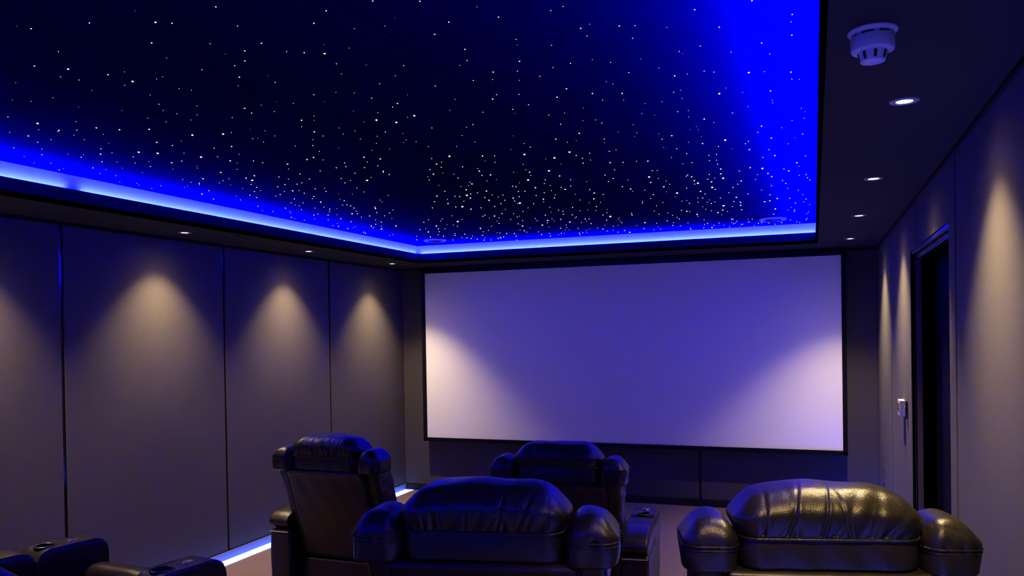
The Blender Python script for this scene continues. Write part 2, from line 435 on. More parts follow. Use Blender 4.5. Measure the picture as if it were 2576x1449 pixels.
# stars: fibre ends, positions in millimetres x,y and radius in 0.1 mm, largest first
STARS = "-1713,1791,27 -2268,1989,31 -2180,2169,33 -2949,2435,39 -2921,3050,45 -2525,2839,41 -2983,2996,45 -1425,2190,30 -2393,2878,41 -1503,2949,39 -1675,2946,39 -1618,3010,40 -201,2920,33 -323,3135,36 -379,3912,45 -2795,3199,47 -2956,3789,54 -2378,4063,54 -1690,3690,47 -1336,3807,47 -1223,3945,48 -1116,3849,47 -1541,4448,55 -1349,4246,52 -2068,4772,61 -2281,5181,66 -2618,5851,75 -1867,5212,65 -1459,6129,73 -879,4663,55 -817,5284,61 -646,4987,57 -583,5172,59 -488,4888,56 -596,5973,68 -257,4685,53 -1677,1815,18 -1884,1725,18 -2067,1693,19 -1844,1911,20 -2341,1926,21 -2198,2083,22 -3166,2568,28 -2969,2551,28 -2796,2583,27 -2734,2644,28 -2618,2689,28 -2762,2880,30 -3176,2955,31 -3016,3241,33 -1487,1770,18 -1233,1906,18 -1314,1968,19 -1548,2040,20 -1636,2074,20 -1696,2149,21 -1479,2159,20 -1819,2275,22 -2049,2590,25 -1955,2826,27 -2016,3007,28 -2517,3083,30 -1084,1898,17 -970,1947,17 -817,2129,18 -960,2108,19 -1038,2177,19 -627,2300,19 -519,2326,19 -1007,2328,20 -889,2500,21 -1008,2567,22 -444,2854,23 -833,2847,24 -1127,2860,25 -761,2942,24 -896,2935,25 -659,2985,24 -1482,2768,25 -970,3506,29 -1098,3567,30 -596,3723,30 -147,2288,18 -299,2290,18 -48,2432,18 -250,2450,19 -53,2602,20 -142,2636,20 -65,2974,23 -142,3178,24 -422,3487,28 -205,3712,29 -176,3963,30 -486,3940,31 -289,4170,32 -2728,3329,33 -2519,3512,34 -2367,3462,33 -2310,3434,32 -2084,3534,33 -2030,3601,33 -2964,3540,35 -3169,3639,36 -3512,4021,40 -2946,3724,36 -2862,3687,36 -2954,4165,40 -3041,4594,43 -3133,5132,48 -2861,4995,46 -3368,5974,55 -3174,5865,53 -1538,3753,33 -992,4181,34 -1829,3833,34 -1960,4064,36 -1698,4093,36 -1682,4218,37 -1459,4239,36 -1340,4415,37 -1435,4841,41 -1060,5007,41 -1304,5048,42 -1365,5272,44 -1884,4426,39 -1992,4587,40 -2092,4883,43 -1898,4686,41 -2014,5016,44 -2251,5710,49 -2314,5017,44 -2253,4717,42 -2274,5316,47 -2884,6016,54 -3112,6333,57 -2622,6325,55 -2714,7032,61 -1583,4706,40 -1839,5007,43 -1673,5133,43 -2254,6351,54 -1963,6123,52 -2088,6367,54 -1832,6299,53 -1537,7198,59 -904,4841,39 -802,4226,34 -857,5023,40 -652,4767,38 -655,4898,39 -670,5294,42 -565,4980,39 -472,4604,36 -487,4752,37 -624,6192,49 -672,6312,50 -830,6333,50 -879,6135,49 -398,5030,39 -318,4637,36 -236,4852,37 -221,4965,38 -479,5639,44 -482,6015,47 -313,5921,46 -277,5895,45 -225,5817,45 -259,6314,48 -178,4370,34 -77,4608,35 -123,4826,37 -1287,6617,54 -818,7202,57 -2158,1859,14 -2361,2040,15 -2332,2087,16 -2304,2417,17 -2968,2320,18 -3232,2667,20 -3421,2700,21 -2899,2578,19 -2746,2958,21 -3432,2853,22 -3663,3143,24 -3313,2968,22 -3086,2874,21 -3305,3083,23 -3466,3175,24 -3085,3064,22 -3180,3269,23 -2947,3235,23 -1524,1902,13 -1691,1984,14 -1523,2130,14 -1880,2164,15 -1756,2174,15 -1745,2371,16 -1445,2288,15 -1706,2546,17 -2069,2657,18 -2024,3086,20 -2169,3221,21 -2612,3078,21 -668,2142,13 -629,2128,12 -626,2366,14 -831,2310,14 -476,2342,13 -504,2439,14 -748,2400,14 -1042,2425,15 -741,2585,15 -617,2629,15 -391,2612,14 -1254,2390,15 -807,2604,15 -929,2590,15 -584,2756,16 -1106,2625,16 -877,2673,16 -1422,2528,16 -1255,2630,16 -1536,2669,17 -1093,2815,17 -1016,2844,17 -748,3044,17 -479,3049,17 -1522,2804,18 -1028,2987,18 -1107,3024,18 -1001,3160,19 -507,3327,18 -834,3374,19 -1000,3322,19 -1342,3174,19 -1525,3155,20 -1740,3136,20 -894,3660,21 -649,3773,21 -1257,3670,22 -617,3999,22 -52,2490,13 -322,2588,14 -238,2685,15 -124,2751,15 -342,2843,16 -313,2867,16 -64,3059,16 -303,3437,19 -227,3821,21 -39,3941,21 -280,3987,22 -297,4032,22 -423,4038,22 -199,4217,23 -2627,3380,23 -2611,3432,23 -2241,3608,23 -2285,3690,24 -2346,3695,24 -2212,3755,24 -2126,3743,24 -3279,3734,26 -3397,3948,27 -3575,4197,29 -3044,3891,26 -3076,3982,27 -3176,4090,28 -3282,4182,28 -3299,4269,29 -2767,3776,25 -2953,4017,27 -2612,3751,25 -2648,3892,26 -2875,3979,27 -2803,3997,27 -2755,3972,26 -3102,4243,28 -2943,4268,28 -2796,4168,27 -2468,3729,24 -2789,4273,28 -2958,4393,29 -3121,4416,29 -3400,4707,31 -3624,5087,34 -3412,5063,33 -3157,4880,32 -3321,5109,33 -3514,4559,31 -2484,3961,26 -2535,4080,26 -2335,3862,25 -2168,3876,25 -2183,3902,25 -2186,3974,25 -2878,4620,30 -2947,4765,31 -2951,4817,31 -2983,4910,32 -3104,5157,33 -3342,5313,35 -3591,5673,37 -3364,5491,36 -3600,5825,38 -3078,5285,34 -2833,4939,32 -2948,5164,33 -3267,5703,36 -3165,5611,36 -3612,6096,39 -3634,6164,40 -2878,5225,33 -1482,3776,23 -1537,3917,24 -1108,3942,23 -1097,4020,23 -1125,4134,24 -1033,3919,23 -933,3919,22 -928,4203,24 -1015,4378,25 -1793,3701,23 -1843,3917,24 -1923,3944,25 -2057,4209,26 -1735,3954,24 -1883,4224,26 -1731,4213,26 -1451,4494,27 -1493,4603,27 -1592,4905,29 -1316,4552,27 -1374,4754,28 -1437,4762,28 -1099,4505,26 -1080,4623,26 -1128,4705,27 -1089,4905,28 -1299,4917,28 -1266,5132,30 -1433,5603,32 -2136,4586,28 -2026,4736,29 -1973,4720,29 -1997,4901,30 -1859,4870,29 -1920,5062,30 -1995,5184,31 -2080,5282,32 -2152,5612,34 -2371,6112,37 -2297,5634,34 -2335,5684,35 -2187,5294,32 -2154,4777,29 -2131,4800,29 -2364,4911,31 -2494,5145,32 -2330,5180,32 -2947,6188,38 -3024,6365,39 -3109,6165,39 -2878,5777,36 -2792,6781,41 -2903,6637,41 -2990,6883,42 -2978,6955,42 -2952,7037,43 -2923,7138,43 -3013,6671,41 -3131,6678,41 -3263,6679,42 -3472,6814,43 -2759,7083,43 -2666,6984,42 -2551,6757,41 -2491,6796,41 -2542,6978,42 -1695,4604,28 -1681,4628,28 -1724,4789,29 -1685,4800,29 -1672,4981,30 -1784,4969,30 -1874,5127,31 -1794,5288,31 -1591,5116,30 -2241,6204,37 -2346,6652,40 -1891,5845,35 -1727,5649,33 -1715,5720,33 -1753,5861,34 -1854,6120,36 -1598,5568,32 -1702,5919,35 -2012,6632,39 -2298,6984,41 -2264,7136,42 -1672,6185,36 -1645,6198,36 -1702,6471,37 -1964,7054,41 -1493,6035,35 -1536,6330,36 -1277,6054,34 -1294,6147,35 -1460,6527,37 -1702,6864,40 -1553,7056,40 -828,4490,25 -588,4132,23 -595,4368,24 -970,5283,30 -1093,5546,31 -806,5754,32 -734,5136,28 -678,4736,26 -666,4703,26 -669,5014,28 -656,5408,30 -691,5564,31 -550,4743,26 -576,4887,27 -574,5259,29 -490,4222,23 -503,4352,24 -474,4465,24 -451,4211,23 -580,5619,31 -665,5837,32 -906,6061,34 -463,5237,28 -426,5133,28 -382,4708,26 -237,5282,28 -395,5531,30 -511,5815,32 -471,5901,32 -493,6242,34 -264,5638,30 -238,4390,24 -32,4444,23 -147,4756,25 -33,4986,26 -27,5094,27 -14,5177,27 -167,5126,27 -152,5237,28 -42,5933,31 -145,5844,31 -113,6087,32 -131,6506,35 -282,6595,35 -244,7155,38 -346,7128,38 -400,7075,38 -427,7106,38 -1101,6590,37 -994,6526,36 -1107,6909,39 -1370,6996,40 -821,6915,38 -611,6734,37 -602,6756,37 -621,7024,38 -557,7109,39 -495,6976,38 -1004,7238,40 -1902,2032,11 -2127,2083,11 -2239,2192,12 -2087,2181,11 -2051,2171,11 -2095,2295,12 -2070,2328,12 -2247,2316,12 -2587,2201,12 -2699,2204,12 -2353,2490,13 -2191,2491,13 -2280,2593,13 -2338,2546,13 -2356,2643,14 -2491,2552,14 -2467,2625,14 -3036,2511,14 -3182,2493,14 -2990,2564,14 -2788,2477,14 -2981,2636,15 -3138,2655,15 -3010,2715,15 -2648,2907,15 -2808,3099,16 -3330,2768,16 -3561,3009,17 -3108,2958,16 -3525,3377,18 -3181,3171,17 -3640,3749,20 -3531,3706,20 -3286,3612,19 -3307,3699,19 -1887,2353,12 -1486,2382,11 -1618,2555,12 -1965,2581,13 -1976,2675,13 -1841,2610,13 -1873,2793,14 -2016,2915,14 -2182,2680,14 -1884,2996,14 -2344,2872,15 -2334,3000,15 -2197,2908,14 -2214,2998,15 -2331,3073,15 -2103,3126,15 -2246,3195,16 -845,2041,9 -1141,2064,10 -1231,2047,10 -595,2279,10 -393,2392,10 -1329,2179,10 -666,2579,11 -518,2633,11 -1084,2460,11 -480,2749,11 -1329,2471,12 -1040,2642,12 -957,2688,12 -679,2824,12 -665,2863,12 -1560,2586,12 -674,3078,13 -451,3034,12 -462,3144,13 -1259,2808,13 -606,3157,13 -541,3158,13 -1615,2852,13 -1341,2939,13 -1231,3015,14 -934,3160,14 -647,3295,14 -1540,2959,14 -898,3306,14 -846,3315,14 -1385,3205,14 -717,3456,14 -1850,3066,15 -1924,3092,15 -1811,3188,15 -1462,3332,15 -732,3605,15 -1905,3202,15 -1724,3298,15 -1701,3350,15 -1882,3305,16 -1457,3464,16 -1068,3649,16 -1260,3591,16 -1571,3515,16 -1694,3464,16 -1973,3422,16 -895,3900,16 -400,2851,12 -150,2932,12 -40,3073,12 -293,3075,12 -240,3155,13 -142,3313,13 -142,3351,13 -236,3368,13 -465,3328,14 -478,3427,14 -392,3563,14 -38,3479,14 -29,3651,14 -78,3667,14 -124,3781,15 -545,3889,16 -106,4122,16 -2836,3514,18 -2590,3618,18 -2301,3505,17 -2209,3334,16 -2128,3641,17 -3109,3731,19 -3174,3778,19 -3044,3701,19 -3310,3771,19 -3448,4299,22 -2755,3847,19 -3018,4170,21 -3158,4276,21 -2916,4176,20 -2736,4176,20 -3013,4460,22 -3231,4534,22 -3260,4668,23 -3165,4575,22 -3343,4810,24 -3221,4796,23 -3145,4788,23 -3464,4845,24 -3625,5253,26 -3358,5034,24 -3216,4965,24 -3456,5317,26 -3570,4797,24 -2470,4035,19 -2318,4003,19 -2562,4256,20 -2593,4390,21 -2985,4769,23 -3041,5039,24 -3166,5315,25 -3609,5619,27 -3141,5484,26 -3344,5764,27 -3370,5814,28 -3394,5886,28 -3291,5836,27 -2655,4697,22 -2681,4768,22 -2522,4567,21 -2784,5105,24 -2975,5327,25 -3477,6368,30 -1070,4077,17 -1785,3798,17 -2024,4124,19 -1900,4058,19 -1861,4119,19 -1680,4031,18 -1769,4377,20 -1423,4032,18 -1456,4171,18 -1485,4335,19 -1541,4206,19 -1481,4682,20 -1527,4851,21 -1246,4652,20 -1011,4709,20 -1067,5099,21 -1462,5278,23 -1361,5436,23 -1486,5790,25 -1978,4478,20 -1878,4380,20 -1928,4472,20 -1918,4830,22 -1914,4926,22 -2060,5438,24 -2256,5818,26 -2179,4977,23 -2247,4864,22 -2548,5776,26 -2533,5562,25 -2667,5670,26 -2729,5771,26 -2740,6117,28 -2739,6034,27 -3124,6557,30 -2784,5672,26 -2898,6214,28 -2688,6550,29 -2615,6488,29 -2487,6243,28 -2893,6790,31 -3027,6855,31 -2857,7157,32 -2960,6553,30 -3177,6983,32 -3349,6576,30 -2643,7282,32 -2594,6704,30 -1892,5243,23 -1706,5239,23 -1553,5015,22 -1890,5446,24 -1979,5587,25 -2079,5659,25 -2112,5836,26 -2143,6042,27 -2208,5945,26 -2360,6753,30 -2017,5980,26 -2044,6105,27 -1743,5491,24 -1905,6054,26 -2009,6256,27 -1706,6042,26 -1911,6458,28 -1953,6615,29 -2207,6932,30 -2264,6790,30 -2110,6976,30 -1595,5750,25 -1755,6369,27 -1883,6720,29 -1989,7172,31 -1922,7016,30 -1437,5926,25 -1575,6725,28 -1726,6775,29 -1631,7141,30 -1700,7022,30 -802,4499,19 -858,4210,18 -673,4190,17 -644,4376,18 -839,4734,20 -812,4836,20 -810,4953,20 -989,5096,21 -1015,5431,23 -1108,5614,23 -1039,5776,24 -1098,6010,25 -970,5637,23 -840,5640,23 -804,5623,23 -720,5550,23 -744,5735,23 -534,4866,20 -467,4361,18 -634,5772,23 -685,5764,23 -739,5958,24 -735,6101,25 -707,6196,25 -837,6445,26 -860,6150,25 -599,6291,25 -507,5427,22 -295,4866,19 -315,5021,20 -303,5416,22 -471,5839,23 -542,6051,24 -71,4990,20 -146,5422,21 -85,5536,22 -61,5725,22 -58,6051,24 -125,6422,25 -42,6977,27 -51,7050,28 -126,7153,28 -103,7216,28 -171,7019,28 -301,7242,29 -245,7005,28 -1023,6156,25 -1097,6198,26 -999,6437,27 -1011,6302,26 -1074,6733,28 -1051,6958,29 -1208,6714,28 -1246,7111,30 -1308,7135,30 -966,6802,28 -821,6685,27 -854,6975,28 -886,7187,29 -785,7064,29 -729,6930,28 -585,6898,28 -457,6818,27 -674,7243,29 -1702,1708,7 -2087,1665,7 -2550,2025,8 -2392,2193,9 -2748,2167,9 -2608,2329,9 -2496,2428,10 -2858,2676,11 -2971,2810,11 -3541,2847,12 -3620,2964,12 -3612,3126,13 -3316,2897,12 -3265,2939,12 -3245,3118,12 -3441,3235,13 -3550,3297,13 -3339,3242,13 -3649,3522,14 -3102,3180,12 -3340,3376,13 -3593,3590,14 -3622,3635,14 -3129,3370,13 -3405,3781,14 -3448,3803,14 -2962,3359,13 -2997,3402,13 -1384,2124,7 -1712,2076,8 -1720,2299,8 -1885,2567,9 -1724,2642,9 -1910,2848,10 -2239,2864,10 -2309,3003,11 -2089,3314,12 -1085,2022,7 -844,2356,8 -384,2635,8 -1362,2336,8 -1395,2685,9 -1690,2793,10 -1121,3085,10 -846,3122,10 -604,3339,10 -1737,2950,10 -1685,3192,11 -1255,3431,11 -806,3559,11 -645,3668,11 -1760,3341,11 -1021,3636,11 -910,3730,12 -756,3672,11 -1882,3430,12 -1359,3678,12 -671,3946,12 -24,3542,10 -470,3600,11 -503,3647,11 -469,3665,11 -475,3802,11 -73,4002,11 -366,4114,12 -2719,3223,12 -2726,3238,12 -2592,3229,12 -2736,3391,13 -3157,3850,14 -3170,3974,15 -3381,4175,15 -3128,4085,15 -3262,4627,17 -3506,4918,18 -3643,5154,18 -3524,5237,19 -3602,4723,17 -2697,4425,15 -2769,4382,15 -2871,4558,16 -3260,5135,18 -3104,4887,17 -3510,5529,19 -3538,5811,20 -3487,5760,20 -2993,5470,19 -3531,6408,22 -1571,3867,13 -1706,4367,14 -1620,4519,15 -1274,3956,13 -1240,4114,13 -1428,5045,16 -1436,5420,17 -2081,4385,15 -2339,5983,19 -2326,5793,19 -2777,5995,20 -3039,6133,21 -2852,6982,23 -2611,6679,22 -2086,5805,19 -2364,6592,21 -2251,6520,21 -1807,5724,18 -1922,6168,20 -2084,6526,21 -1731,6103,19 -2004,6754,21 -1979,6781,21 -2081,6969,22 -2170,7083,22 -1534,5736,18 -1701,6330,20 -1855,6897,22 -1801,6805,21 -1896,7052,22 -1400,5793,18 -1412,6238,19 -1438,6316,19 -1449,6423,20 -1629,6637,21 -1636,6969,22 -1525,6679,21 -873,5219,16 -853,5436,16 -660,5672,17 -657,6454,19 -66,4717,13 -20,6211,18 -171,6403,18 -147,6287,18 -46,6703,19 -36,6664,19 -28,6578,19 -1242,6973,21 -1387,6777,21 -709,7110,21 -604,7002,21 -632,6943,20 -574,7173,21 -488,6802,20 -469,7255,21 -998,7164,21"
st = [tuple(float(t) for t in s_.split(',')) for s_ in STARS.split()]
def dome(mb, x, y, r, n=8, k=3):
    v = [(x, y, ZS - r * 1.0)]
    for j in range(1, k + 1):
        ph = (PI / 2) * j / k
        for i in range(n):
            a = 2 * PI * i / n
            v.append((x + r * math.sin(ph) * math.cos(a), y + r * math.sin(ph) * math.sin(a), ZS + 0.0004 - r * math.cos(ph)))
    f = [(0, 1 + i, 1 + (i + 1) % n) for i in range(n)]
    for j in range(k - 1):
        for i in range(n):
            f.append((1 + j * n + i, 1 + (j + 1) * n + i, 1 + (j + 1) * n + (i + 1) % n, 1 + j * n + (i + 1) % n))
    mb.add(v, f)
for (x, y, r) in st[:100]:
    mb = MB(); dome(mb, 0, 0, r * 1e-4, 10, 4)
    o = mesh_obj('fibre_star', [(a, b_, c - ZS) for a, b_, c in mb.v], mb.f, M['star'], sp)
    o.location = (x * 1e-3, y * 1e-3, ZS)
mb = MB()
for (x, y, r) in st[100:]:
    dome(mb, x * 1e-3, y * 1e-3, r * 1e-4)
rs = random.Random(5)
for i in range(260):        # the part of the ceiling over the camera
    dome(mb, rs.uniform(RXL + 0.05, RXR - 0.05), rs.uniform(RYF + 0.05, 1.45), rs.uniform(0.0012, 0.003))
tag(mesh_obj('fibre_stars', mb.v, mb.f, M['star'], sp), kind='stuff')

# LED strips hidden in the trough (left run has a small break)
def led(name, x0, x1, y0, y1, z, label):
    b = MB()
    b.box(x0, x1, y0, y1, z, z + 0.003)
    n = max(1, int(max(x1 - x0, y1 - y0) / 0.30))
    for i in range(n):
        if x1 - x0 > y1 - y0:
            u0, u1, w0, w1 = x0 + (x1 - x0) * i / n, x0 + (x1 - x0) * (i + 1) / n, y0, y1
        else:
            u0, u1, w0, w1 = x0, x1, y0 + (y1 - y0) * i / n, y0 + (y1 - y0) * (i + 1) / n
        b.add([(u0, w0, z + 0.004), (u1, w0, z + 0.004), (u1, w1, z + 0.004), (u0, w1, z + 0.004)], [(0, 1, 2, 3)], 1)
    o = mesh_obj(name, b.v, b.f, mats=[M['cove'], M['cove_led']], fmi=b.m)
    return tag(o, label, 'led strip', 'blue LED strips in the ceiling cove')
zl = 2.4865
LW = 0.010
def xrun(xc, y0, y1, label): led('led_strip', xc - LW / 2, xc + LW / 2, y0, y1, zl, label)
def yrun(yc, x0, x1, label): led('led_strip', x0, x1, yc - LW / 2, yc + LW / 2, zl, label)
xlc = RXL - LT - CV / 2
xrun(xlc, 3.33, RYB + 0.01, 'blue LED strip in the left cove, far run towards the screen')
xrun(xlc, RYF, 3.23, 'blue LED strip in the left cove, near run towards the camera')
xrun(RXR + LT + CV / 2, RYF, RYB + 0.01, 'blue LED strip in the right cove beside the smoke detector')
yrun(RYB + LT + CV / 2, RXL, RXR, 'blue LED strip in the cove above the projection screen')
yrun(RYF - LT - CV / 2, RXL, RXR, 'blue LED strip in the cove behind the camera')

# LED strips at the foot of the walls
FW = 0.105
def foot(x0, x1, y0, y1, z, label):
    b = MB()
    n = max(1, int(max(x1 - x0, y1 - y0) / 0.35))
    if x1 - x0 > y1 - y0:
        C = [(x0 + (x1 - x0) * i / n, y) for y in (y0, y1) for i in range(n + 1)]
    else:
        C = [(x, y0 + (y1 - y0) * i / n) for x in (x1, x0) for i in range(n + 1)]
    b.add([(x, y, z + 0.004) for x, y in C] + [(x, y, z - 0.002) for x, y in C],
          [(i, i + 1, n + 2 + i, n + 1 + i) for i in range(n)])
    k = 2 * (n + 1)
    b.add([], [])
    b.f += [(i, k + i, k + i + 1, i + 1) for i in range(n)] + [(n + 1 + i, n + 2 + i, k + n + 2 + i, k + n + 1 + i) for i in range(n)]
    b.m += [0] * (2 * n)
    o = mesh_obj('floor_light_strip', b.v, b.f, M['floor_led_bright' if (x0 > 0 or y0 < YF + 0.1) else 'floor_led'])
    return tag(o, label, 'light strip', 'glowing strips along the foot of the walls')
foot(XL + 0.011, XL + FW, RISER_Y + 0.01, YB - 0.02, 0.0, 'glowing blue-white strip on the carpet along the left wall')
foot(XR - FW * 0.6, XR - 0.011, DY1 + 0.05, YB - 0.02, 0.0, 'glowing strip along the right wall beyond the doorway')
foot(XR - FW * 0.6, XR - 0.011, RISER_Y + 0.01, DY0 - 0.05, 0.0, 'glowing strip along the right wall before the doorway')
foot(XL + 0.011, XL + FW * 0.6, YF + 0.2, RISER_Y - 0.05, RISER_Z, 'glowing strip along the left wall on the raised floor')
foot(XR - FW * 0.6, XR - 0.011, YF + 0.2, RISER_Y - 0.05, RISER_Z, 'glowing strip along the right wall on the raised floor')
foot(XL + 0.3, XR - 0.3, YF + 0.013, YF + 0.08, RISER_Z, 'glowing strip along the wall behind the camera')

# ------------------------------------------------------------------ downlights
def make_downlight():
    r_ = empty('downlight', (0, 0, 0))
    b = MB()
    b.lathe([(0.0235, 0.004), (0.0235, -0.001), (0.027, -0.0035), (0.041, -0.0035), (0.044, -0.0015), (0.044, 0.0005)], n=40, cap=False)
    bz = b.build('bezel', M['grey_plastic'], r_, smooth=True)
    l = MB().lathe([(0.0235, 0.0005), (0.0235, -0.0005), (0.012, -0.0022), (0.001, -0.0026)], n=32)
    lo = l.build('lamp_lens', M['lamp'], r_, smooth=True)
    ld = bpy.data.lights.new('spot', 'SPOT')
    ld.energy = SPOT_W
    ld.color = SPOT_COL
    ld.spot_size = math.radians(155)
    ld.spot_blend = 0.0
    # beam profile of the reflector: bright core, weak spill (a photometric curve over the angle from straight down)
    ld.use_nodes = True
    nt = ld.node_tree
    em = nt.nodes['Emission']
    ge = nt.nodes.new('ShaderNodeNewGeometry')
    sx = nt.nodes.new('ShaderNodeSeparateXYZ')
    ab = nt.nodes.new('ShaderNodeMath'); ab.operation = 'ABSOLUTE'
    cr = nt.nodes.new('ShaderNodeValToRGB')
    el = cr.color_ramp.elements
    prof = [(0.259, 0.0), (0.45, 0.003), (0.574, 0.009), (0.66, 0.018), (0.70, 0.036), (0.725, 0.080), (0.760, 0.19), (0.809, 0.38), (0.866, 0.60), (0.94, 0.88), (1.0, 1.0)]
    el[0].position, el[1].position = prof[0][0], prof[-1][0]
    el[0].color = (0, 0, 0, 1); el[1].color = (1, 1, 1, 1)
    for (p_, v_) in prof[1:-1]:
        e_ = el.new(p_); e_.color = (v_, v_, v_, 1)
    nt.links.new(ge.outputs['Incoming'], sx.inputs[0])
    nt.links.new(sx.outputs['Z'], ab.inputs[0])
    nt.links.new(ab.outputs[0], cr.inputs['Fac'])
    nt.links.new(cr.outputs['Color'], em.inputs['Strength'])
    ld.shadow_soft_size = 0.018
    so = bpy.data.objects.new('spot', ld)
    COL.objects.link(so)
    so.parent = r_
    so.location = (0, 0, -0.012)
    return r_
dl = make_downlight()
lamps = [(-3.953, 4.354, 'recessed downlight over the left wall, nearest of three lit spots left of the screen'),
         (-3.950, 5.778, 'recessed downlight over the left wall, middle of three lit spots left of the screen'),
         (-3.935, 7.180, 'recessed downlight over the left wall, beside the screen corner'),
         (-3.950, 2.935, 'recessed downlight over the left wall, just outside the left edge of view'),
         (-3.950, 1.520, 'recessed downlight over the left wall, level with the camera'),
         (-3.950, 0.100, 'recessed downlight over the left wall, behind the camera'),
         (0.274, 2.834, 'largest glowing recessed downlight, just below the smoke detector'),
         (0.274, 4.249, 'recessed downlight over the right wall, second out from the smoke detector'),
         (0.276, 5.616, 'recessed downlight over the right wall, third out from the smoke detector'),
         (0.277, 7.037, 'recessed downlight over the right wall, farthest, by the screen corner'),
         (0.274, 1.420, 'recessed downlight over the right wall, above the camera'),
         (0.274, 0.010, 'recessed downlight over the right wall, behind the camera')]
for i, (x, y, lab) in enumerate(lamps):
    o = dl if i == 0 else copy_tree(dl)
    o.location = (x, y, ZC)
    tag(o, lab, 'downlight', 'recessed downlights along the side walls')

# ------------------------------------------------------------------ smoke detector
sd = empty('smoke_detector', (0.139, 2.132, ZC))
tag(sd, 'white round smoke detector under the dark ceiling beside the blue recess', 'smoke detector')
MB().lathe([(0.020, 0.0), (0.056, 0.0), (0.057, -0.003), (0.055, -0.007), (0.047, -0.010), (0.030, -0.011)], n=56, cap=False).build('mounting_plate', M['detector_plastic'], sd, smooth=True)
b = MB()
b.lathe([(0.043, -0.008), (0.043, -0.018)], n=56, cap=False)
b.build('neck', M['black'], sd, smooth=True)
for i in range(7):
    b = MB()
    a = 2 * PI * i / 7 + 0.2
    for k in range(6):
        a0, a1 = a + k * 0.05, a + (k + 1) * 0.05
        b.add([(0.046 * math.cos(t), 0.046 * math.sin(t), z) for t in (a0, a1) for z in (-0.009, -0.018)], [(0, 1, 3, 2)])
    b.build('neck_spacer', M['detector_plastic'], sd)
MB().lathe([(0.030, -0.0165), (0.0490, -0.0165), (0.0495, -0.018), (0.0490, -0.046), (0.0475, -0.0495), (0.043, -0.0515), (0.030, -0.052)], n=56, cap=False).build('body', M['detector_plastic'], sd, smooth=True)
b = MB()
b.lathe([(0.0345, -0.050), (0.0335, -0.054), (0.0285, -0.072), (0.0275, -0.0745), (0.020, -0.0765), (0.001, -0.077)], n=56, cap=False)
smooth_by_angle(b.build('sensor_head', M['detector_plastic'], sd), 30)
for i in range(8):
    a = 2 * PI * i / 8 + 0.12
    b = MB()
    da = 0.11
    v = []
    for z, r in ((-0.0535, 0.0345), (-0.0705, 0.0300)):
        for s_ in (-1, 1):
            v.append((r * math.cos(a + s_ * da), r * math.sin(a + s_ * da), z))
    b.add(v, [(0, 1, 3, 2)])
    v2 = [(p[0] * 0.9, p[1] * 0.9, p[2]) for p in v]
    b.add(v + v2, [(0, 1, 5, 4), (2, 3, 7, 6), (0, 2, 6, 4), (1, 3, 7, 5)])
    b.build('vent_slot', M['black'], sd)

# ------------------------------------------------------------------ round air valves in the star ceiling
def air_valve(x, y, label):
    r_ = empty('air_valve', (x, y, ZS))
    tag(r_, label, 'ceiling vent', 'round air valves in the star ceiling')
    MB().lathe([(0.076, -0.001), (0.098, -0.001), (0.105, -0.006), (0.105, -0.012), (0.098, -0.018), (0.088, -0.014), (0.078, -0.004)], n=64, cap=False).build('outer_ring', M['white_plastic'], r_, smooth=True)
    MB().lathe([(0.077, -0.0008), (0.001, -0.001)], n=40, cap=False).build('throat', M['black'], r_)
    MB().lathe([(0.040, -0.010), (0.064, -0.014), (0.070, -0.020), (0.066, -0.027), (0.052, -0.031), (0.040, -0.027), (0.034, -0.026)], n=64, cap=False).build('middle_ring', M['black_gloss'], r_, smooth=True)
    MB().lathe([(0.030, -0.010), (0.030, -0.024), (0.001, -0.0245)], n=40, cap=False).build('centre_disc', M['black'], r_)
    return r_
air_valve(-3.314, 6.880, 'round ring-shaped air valve in the starry ceiling, left one near the recess corner')
air_valve(-0.300, 6.850, 'round ring-shaped air valve in the starry ceiling, right one above the screen')

# ------------------------------------------------------------------ projection screen
ps = empty('projection_screen', ((-3.8795 + 0.231) / 2, 7.80, 0.0))
tag(ps, 'wide blank white projection screen in a black frame on the end wall', 'projection screen')
px0 = ps.location.x
x0, x1 = -3.8765 - px0, 0.2305 - px0
z0, z1 = 0.592, 2.333
fy0, fy1 = -0.038, 0.066
b = MB()
b.box(x0 - 0.002, x1 + 0.002, -0.0195, -0.0185, z0 - 0.002, z1 + 0.002)
b.build('screen_surface', M['screen'], ps)
b = MB()
fw = 0.038
b.bbox(x0 - fw, x0, fy0, fy1, z0 - fw, z1 + fw, 0.004, 2)
b.bbox(x1, x1 + fw, fy0, fy1, z0 - fw, z1 + fw, 0.004, 2)
b.bbox(x0 - fw, x1 + fw, fy0, fy1, z0 - fw, z0, 0.004, 2)
b.bbox(x0 - fw, x1 + fw, fy0, fy1, z1, ZC - 0.004, 0.004, 2)
b.build('frame', M['velvet'], ps)
MB().box(x0, x1, -0.015, 0.06, z0, z1).build('backing_board', M['black'], ps)

# ------------------------------------------------------------------ doorway in the right wall
dr = tag(MB().box(XR + 0.135, XR + 0.175, DY0 - 0.02, DY1 + 0.02, 0.0, DZ + 0.02).build('door_1', M['door']), 'black closed door deep inside the doorway of the right wall', kind='structure')
b = MB()
b.bbox(XR + 0.002, XR + 0.135, DY1, DY1 + 0.03, 0, DZ + 0.03, 0.002, 1)
b.bbox(XR + 0.002, XR + 0.135, DY0 - 0.03, DY0, 0, DZ + 0.03, 0.002, 1)
b.build('jamb', M['black_gloss'], dr)
b = MB()
b.bbox(XR + 0.028, XR + 0.058, DY1 - 0.014, DY1, 0, DZ, 0.002, 1)
b.bbox(XR + 0.028, XR + 0.058, DY0, DY0 + 0.014, 0, DZ, 0.002, 1)
b.build('door_stop', M['jamb'], dr)
b = MB()
b.bbox(XR + 0.002, XR + 0.135, DY0 - 0.03, DY1 + 0.03, DZ, DZ + 0.03, 0.002, 1)
